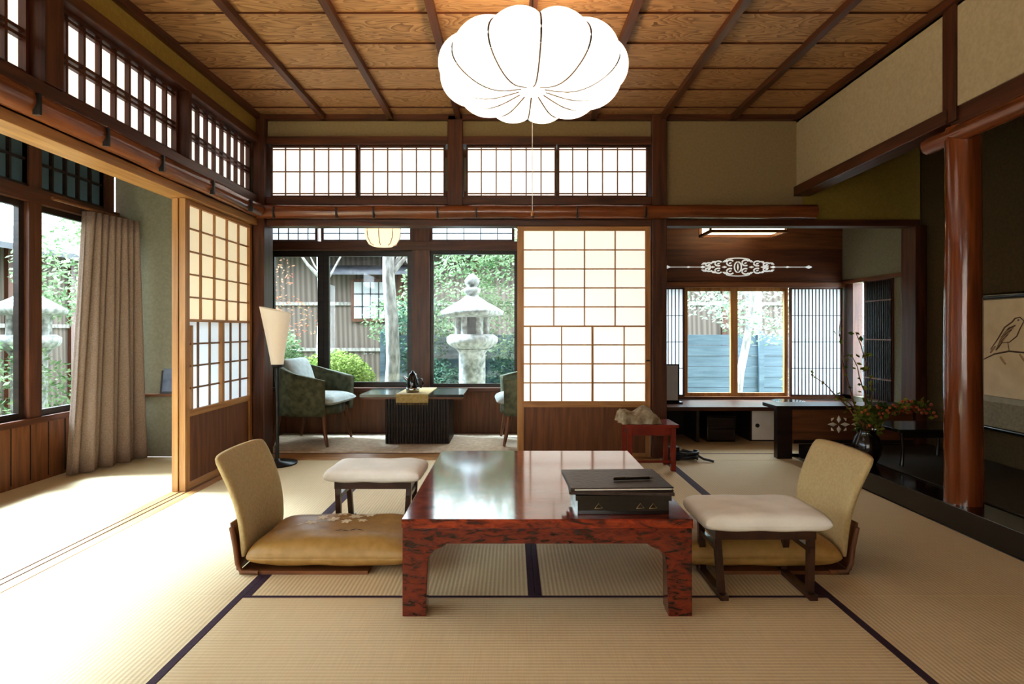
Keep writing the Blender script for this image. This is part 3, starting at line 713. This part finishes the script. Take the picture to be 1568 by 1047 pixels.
t.tube([(-0.715,4.5,0.50),(-0.69,4.5,0.50),(-0.68,4.5,0.46),(-0.70,4.5,0.43)],0.007,BLACK,6); t.tube([(-0.80,4.5,0.49),(-0.83,4.5,0.52)],[0.014,0.007],CHROME,8); t.done()

t=MB('red_side_table'); t.box(0.70,1.03,3.62,3.86,0.27,0.29,REDL)
for x in (0.715,0.985):
    for y in (3.635,3.815): t.box(x,x+0.03,y,y+0.03,0.001,0.27,REDL)
t.box(0.745,0.985,3.642,3.655,0.22,0.27,REDL); t.box(0.745,0.985,3.825,3.838,0.22,0.27,REDL); t.box(0.722,0.735,3.665,3.815,0.22,0.27,REDL); t.box(0.995,1.008,3.665,3.815,0.22,0.27,REDL)
t.box(0.745,0.985,3.645,3.655,0.05,0.065,REDL); t.done(0.002)
t=MB('cloth_covered_telephone')
def cl(sg):
    def g(u,v):
        a,b_=(u-.5)*2,(v-.5)*2; k=max(0,1-max(abs(a),abs(b_))**5)
        z=0.292+ (0.075+0.02*math.sin(5*a)+0.012*math.cos(7*b_))*k**0.7 if sg else 0.291
        return (0.80+0.125*a+0.01*math.sin(6*b_)*(1-k),3.74+0.10*b_+0.008*math.sin(9*a)*(1-k),z)
    return g
t.slab(cl(1),cl(0),20,18,CLOTH); t.done()
t=MB('coiled_power_cable')
t.tube([(1.17+ (0.07+0.006*math.sin(i*0.37))*math.cos(i*0.35),3.93+(0.05+0.01*math.cos(i*.2))*math.sin(i*0.35),0.012+0.0007*i) for i in range(75)],0.007,BLKM,6)
t.tube([(1.10,3.93,0.03),(1.14,3.92,0.075),(1.2,3.91,0.06),(1.27,3.9,0.02),(1.33,3.87,0.009)],0.008,BLKM,6); t.box(1.05,1.12,3.93,4.0,0.001,0.09,BLKM); t.done()

t=MB('shoin_desk'); t.box(1.065,2.81,4.50,4.96,0.255,0.285,W_x)
t.box(1.065,2.81,4.92,4.96,0.002,0.255,DKB); t.box(1.43,1.455,4.56,4.92,0.002,0.255,DKB); t.done(0.002)
t=MB('cupboard'); t.box(1.87,2.80,4.62,4.91,0.002,0.250,DKB); t.box(1.885,2.15,4.612,4.62,0.012,0.24,WHITE); t.box(2.16,2.42,4.612,4.62,0.012,0.24,WHITE); t.tube([(1.925,4.613,0.125),(1.925,4.606,0.125)],0.016,BLKM,12); t.done()
t=MB('small_chest'); t.box(1.52,1.74,4.58,4.8,0.002,0.20,BLACK); t.box(1.51,1.75,4.57,4.81,0.20,0.212,BLACK); t.box(1.53,1.73,4.574,4.58,0.02,0.10,DKB); t.box(1.53,1.73,4.574,4.58,0.108,0.19,DKB); t.done(0.003)
t=MB('table_mirror'); t.box(1.22,1.34,4.72,4.735,0.30,0.60,BLACK); t.box(1.228,1.332,4.715,4.722,0.31,0.59,mottled('mirror',(0.7,0.72,0.75),(0.75,0.78,0.8),4,0.1,metal=0.3)); t.box(1.20,1.36,4.68,4.78,0.286,0.30,BLACK); t.done()
t=MB('bowl'); t.lathe([(0.001,0.0),(0.05,0.0),(0.06,0.012),(0.125,0.03),(0.12,0.033),(0.05,0.018),(0.001,0.016)],(2.17,4.62,0.286),BLACK,24); t.done()

t=MB('low_cabinet'); t.box(1.80,1.90,3.985,4.04,0.002,0.335,DKB)
t.box(1.901,2.72,3.985,4.10,0.106,0.335,BR_x); t.box(1.79,2.73,3.975,4.20,0.336,0.36,DKB); t.box(1.91,2.72,3.98,3.986,0.106,0.13,DKB)
PETAL=mottled('petal_cutout',(0.80,0.75,0.63),(0.86,0.81,0.69),20,0.8)
for cx_ in (2.215,2.375):
    for k in range(4):
        a=k*math.pi/2; dx,dz=math.cos(a)*1.25,math.sin(a)*1.0
        t.tube([(cx_+dx*0.010,3.984,0.235+dz*0.010),(cx_+dx*0.032,3.984,0.235+dz*0.032),(cx_+dx*0.060,3.984,0.235+dz*0.060)],[0.001,0.016,0.001],PETAL,6)
        a+=math.pi/4; dx,dz=math.cos(a)*1.25,math.sin(a)
        t.tube([(cx_+dx*0.046-dz*0.012,3.984,0.235+dz*0.046+dx*0.012),(cx_+dx*0.052,3.984,0.235+dz*0.052),(cx_+dx*0.046+dz*0.012,3.984,0.235+dz*0.046-dx*0.012)],[0.002,0.009,0.002],PETAL,5)
t.done()
t=MB('display_stand'); t.box(2.16,2.62,3.28,3.60,0.30,0.318,BLACK)
for x in (2.18,2.585):
    for y in (3.29,3.575): t.tube([(x,y,0.30),(x+0.008,y,0.2),(x,y,0.113)],[0.011,0.008,0.012],BLACK,6)
t.box(2.18,2.60,3.29,3.30,0.27,0.30,BLACK); t.done(0.002)
t=MB('flower_vase'); vx,vy=2.04,3.38
t.lathe([(0.001,0.0),(0.045,0.0),(0.05,0.01),(0.075,0.06),(0.08,0.10),(0.065,0.15),(0.045,0.18),(0.05,0.20),(0.046,0.20),(0.035,0.17),(0.001,0.17)],(vx,vy,0.107),BLACK,24)
def branch(p0,p1,bend,leafn,col=LEAFI,ls=0.018,berries=0):
    p0=Vector(p0);p1=Vector(p1);b_=Vector(bend); pts=[]
    for i in range(9):
        s_=i/8; pts.append(p0.lerp(p1,s_)+b_*math.sin(math.pi*s_)+Vector((U(-.006,.006),U(-.006,.006),U(-.006,.006))))
    t.tube(pts,[0.0045*(1-0.75*i/8)+0.0008 for i in range(9)],BR_z,5)
    for k in range(leafn):
        q=pts[random.randint(2,8)]+Vector((U(-.02,.02),U(-.02,.02),U(-.02,.02)))
        d=Vector((U(-1,1),U(-1,1),U(-.3,1))).normalized()*ls*U(.7,1.5); n_=Vector((U(-1,1),U(-1,1),U(-1,1))).cross(d).normalized()*ls*0.4
        t.faces([q,q+d*.5+n_,q+d,q+d*.5-n_],[(0,1,2,3)],col)
    for k in range(berries):
        q=pts[random.randint(3,8)]+Vector((U(-.03,.03),U(-.03,.03),U(-.02,.02))); t.ball(q,0.009,BERRY,7)
top=(vx,vy,0.29)
branch(top,(1.90,3.40,0.93),(-0.05,0,0.03),14,ls=.024); branch(top,(2.04,3.5,0.86),(0.06,0,0),30,ls=0.035); branch(top,(1.74,3.42,0.62),(-0.03,0,0.06),14,ls=.022)
branch(top,(1.96,3.38,0.72),(0.03,0,0),16,ls=.025); branch(top,(1.84,3.35,0.50),(0,0,0.05),16,ls=.022); branch(top,(2.38,3.40,0.44),(0,0,0.07),50,ls=.028,berries=20); branch(top,(2.28,3.36,0.42),(0,0,0.05),50,ls=.028,berries=16); branch(top,(2.15,3.4,0.42),(0,0,0.03),60,ls=0.035,berries=12)
branch(top,(2.0,3.36,0.42),(0,0,0),60,ls=0.035,berries=8); branch(top,(2.48,3.42,0.37),(0,0,0.09),30,ls=.028,berries=14)
for k in range(70):
    q=Vector((vx+U(-.07,.10),vy+U(-.06,.06),0.30+U(-.03,.10))); d=Vector((U(-1,1),U(-1,1),U(-.5,1))).normalized()*0.038; n_=Vector((U(-1,1),U(-1,1),U(-1,1))).cross(d).normalized()*0.014
    t.faces([q,q+d*.5+n_,q+d,q+d*.5-n_],[(0,1,2,3)],LEAFI)
t.done()

# ------------------------------------------------------------------ garden
g=MB('garden_ground'); g.box(-14,14,YE+0.1,14,-0.45,-0.35,GROUND); g.box(-14,XO-0.1,-8,YE+0.1,-0.45,-0.35,GROUND); g.done()
g=MB('neighbour_house'); g.box(-4.5,4.5,9,9.15,-0.35,2.3,FENCE)
for z in (1.25,0.55): g.box(-4.5,4.5,8.96,9.0,z,z+0.05,BARK)
for x in (-4,-2.9,-1.75,-0.6,0.6,2,3.2): g.box(x,x+0.08,8.95,9.0,-0.3,2.3,W_z)
g.box(-2.45,-1.85,8.94,8.99,1.0,1.65,W_z); g.box(-2.40,-1.90,8.93,8.945,1.05,1.60,P_cool)
for k in range(1,4): g.box(-2.40+k*0.125-0.008,-2.40+k*0.125+0.008,8.92,8.935,1.05,1.6,BLKM)
for z in (1.23,1.42): g.box(-2.4,-1.9,8.92,8.935,z-0.008,z+0.008,BLKM)
g.faces([(-4.6,8.5,2.05),(4.6,8.5,2.05),(4.6,9.6,2.5),(-4.6,9.6,2.5),(-4.6,8.5,1.98),(4.6,8.5,1.98),(4.6,9.6,2.42),(-4.6,9.6,2.42)],[(0,1,2,3),(4,7,6,5),(0,4,5,1),(2,6,7,3),(0,3,7,4),(1,5,6,2)],ROOF)
g.faces([(-2.9,8.55,1.72),(-1.3,8.55,1.72),(-1.3,8.98,1.86),(-2.9,8.98,1.86),(-2.9,8.55,1.68),(-1.3,8.55,1.68),(-1.3,8.98,1.82),(-2.9,8.98,1.82)],[(0,1,2,3),(4,7,6,5),(0,4,5,1),(2,6,7,3),(0,3,7,4),(1,5,6,2)],ROOF)
g.done()
g=MB('board_fence')
z=-0.35; k=0
while z<0.80: g.box(-1.6,5.0,7.19-0.012*(k%2),7.23,z,z+0.125,BLUEF); z+=0.13; k+=1
for x in (-1.6,-0.3,1.0,2.0,3.0,4.0): g.box(x,x+0.06,7.13,7.17,-0.35,0.86,BLUEF)
g.done()
g=MB('garden_wall'); g.box(-6.2,-6.05,-6,9.1,-0.35,1.9,FENCE)
for y in range(-5,9): g.box(-6.05,-6.0,y,y+0.07,-0.35,1.9,W_z)
g.box(-6.05,-6.02,-6,9,0.9,0.95,BARK)
g.faces([(-5.6,-6,1.85),(-5.6,9,1.85),(-6.8,9,2.3),(-6.8,-6,2.3),(-5.6,-6,1.78),(-5.6,9,1.78),(-6.8,9,2.2),(-6.8,-6,2.2)],[(0,1,2,3),(4,7,6,5),(0,4,5,1),(2,6,7,3),(0,3,7,4),(1,5,6,2)],ROOF)
g.done()
def lantern(x,y,zb=-0.35,H_=1.82):
    g=MB('stone_lantern')
    g.lathe([(0.001,0),(0.26,0),(0.26,0.12),(0.20,0.16),(0.155,0.2),(0.14,0.3),(0.14,0.98),(0.17,1.02)],(x,y,zb),STONE,20)
    g.lathe([(0.17,1.02),(0.25,1.07),(0.27,1.10),(0.27,1.15),(0.22,1.18),(0.001,1.18)],(x,y,zb),STONE,6)
    for k in range(6):
        a=k*math.pi/3; g.tube([(x+0.15*math.cos(a),y+0.15*math.sin(a),zb+1.17),(x+0.15*math.cos(a),y+0.15*math.sin(a),zb+1.37)],0.035,STONE,6)
    g.lathe([(0.09,1.17),(0.09,1.37)],(x,y,zb),ROOF,12)
    g.lathe([(0.001,1.355),(0.20,1.36),(0.32,1.38),(0.335,1.42),(0.25,1.47),(0.14,1.53),(0.07,1.58),(0.06,1.60)],(x,y,zb),STONE,6)
    g.lathe([(0.05,1.59),(0.085,1.62),(0.09,1.66),(0.05,1.68),(0.075,1.71),(0.08,1.75),(0.04,1.80),(0.001,H_)],(x,y,zb),STONE,16)
    g.done()
lantern(-0.42,6.2); lantern(-4.6,5.6)
def tree(name,x,y,h,r,lean=0,fork=True):
    g=MB(name); pts=[(x+lean*i/8*h/3+0.03*math.sin(i*1.3+x),y+0.03*math.cos(i),-0.36+h*i/8) for i in range(9)]
    g.tube(pts,[r*(1-0.45*i/8) for i in range(9)],BARK,12)
    for k in range(7 if fork else 0):
        p=Vector(pts[4+k%4]); a=U(0,6.28); q=p+Vector((math.cos(a)*0.5,math.sin(a)*0.3,U(.5,.9)))
        g.tube([p,(p+q)/2+Vector((0,0,-.05)),q],[r*.35,r*.22,r*.08],BARK,7)
    g.done()
tree('maple_tree',-1.32,6.4,3.6,0.085); tree('maple_tree',-2.55,7.9,3.8,0.09); tree('maple_tree',-2.3,7.0,3.6,0.04,0.15); tree('maple_tree',-1.05,7.6,3.4,0.06,-0.1)
tree('maple_tree',2.55,6.7,3.0,0.05,0.3); tree('maple_tree',-4.3,4.6,3.5,0.08); tree('maple_tree',-4.9,3.3,3.5,0.06,-.1); tree('maple_tree',3.4,8.2,3.6,0.06)
def foliage(name,blobs,n,leaf,mat):
    vs=[];fs=[]
    tot=sum(b[3]*b[4]*b[5] for b in blobs)
    for (x,y,z,rx,ry,rz) in blobs:
        for _ in range(int(n*rx*ry*rz/tot)):
            d=Vector((random.gauss(0,1),random.gauss(0,1),random.gauss(0,1))).normalized(); rr=U(0.35,1)**0.5
            p=Vector((x+d.x*rx*rr,y+d.y*ry*rr,z+d.z*rz*rr))
            a=Vector((U(-1,1),U(-1,1),U(-.6,.6))).normalized()*leaf*U(.6,1.4); b_=Vector((U(-1,1),U(-1,1),U(-1,1))).cross(a).normalized()*leaf*.45
            i=len(vs); vs+= [p-a,p+b_,p+a,p-b_]; fs.append((i,i+1,i+2,i+3))
    me=bpy.data.meshes.new(name); me.from_pydata([tuple(v) for v in vs],[],fs); me.materials.append(mat)
    o=bpy.data.objects.new(name,me); scene.collection.objects.link(o)
foliage('round_shrub',[(-1.85,6.1,0.22,0.46,0.4,0.45)],12000,0.02,LEAF2)
foliage('green_shrub',[(-2.75,6.4,0.45,0.5,0.4,0.6),(-2.3,6.9,0.1,0.5,0.4,0.45)],7000,0.03,LEAF)
foliage('evergreen_shrub',[(-0.85,6.7,0.1,0.45,0.4,0.45),(0.1,6.8,0.25,0.4,0.4,0.6),(-1.15,7.2,0.8,0.45,0.4,0.5)],7000,0.028,LEAF3)
foliage('maple_foliage',[(-0.75,6.9,1.25,0.6,0.5,0.55),(0.1,7.0,1.5,0.6,0.5,0.6),(-0.3,6.9,2.0,0.7,0.6,0.4),(-1.5,7.8,1.0,0.5,0.4,0.35),(-0.1,6.9,0.9,0.5,0.4,0.4)],7500,0.028,LEAF)
foliage('red_shrub',[(-2.9,7.4,1.0,0.5,0.4,0.35),(-3.2,7.4,1.6,0.5,0.3,0.3)],500,0.022,LEAF4)
foliage('bay_foliage',[(2.9,6.6,1.2,0.7,0.5,0.5),(2.2,6.9,1.5,0.8,0.4,0.5),(3.4,6.5,0.3,0.4,0.4,0.4)],3800,0.028,LEAF5)
foliage('corridor_foliage',[(-4.9,4.6,1.4,0.5,0.8,0.4),(-4.6,5.2,0.2,0.6,0.8,0.6),(-4.9,3.6,0.1,0.6,0.9,0.5),(-4.6,6.4,1.5,0.7,0.7,0.6)],7000,0.032,LEAF)

# ------------------------------------------------------------------ light
w=bpy.data.worlds.new('world'); scene.world=w; w.use_nodes=True; nt=w.node_tree; bg=nt.nodes['Background']
bg.inputs['Color'].default_value=(0.80,0.905,1.0,1); bg.inputs['Strength'].default_value=8.3
sd=bpy.data.lights.new('sun','SUN'); sd.energy=44; sd.angle=math.radians(26); sd.color=(0.60,0.80,1.0)
so=bpy.data.objects.new('sun',sd); scene.collection.objects.link(so)
so.rotation_euler=Vector((1.0,-0.28,-1.25)).to_track_quat('-Z','Y').to_euler()
def bulb(name,z,e,r):
    pl=bpy.data.lights.new(name,'POINT'); pl.energy=e; pl.color=(1,0.74,0.46); pl.shadow_soft_size=r
    po=bpy.data.objects.new(name,pl); po.location=(lc.x,lc.y,z); scene.collection.objects.link(po)
bulb('lantern_bulb',lc.z+0.10,20,0.05)

# ------------------------------------------------------------------ camera
cd=bpy.data.cameras.new('camera'); cam=bpy.data.objects.new('camera',cd); scene.collection.objects.link(cam)
cam.location=(0,0,0.875); cam.rotation_euler=(math.radians(90),0,0); cd.lens=20.66; cd.sensor_width=36; cd.shift_y=-0.0118; cd.clip_start=0.02
scene.camera=cam
scene.view_settings.view_transform='Standard'
try: scene.view_settings.look='Medium High Contrast'
except Exception as ex: print('look',ex)
scene.view_settings.exposure=0.42
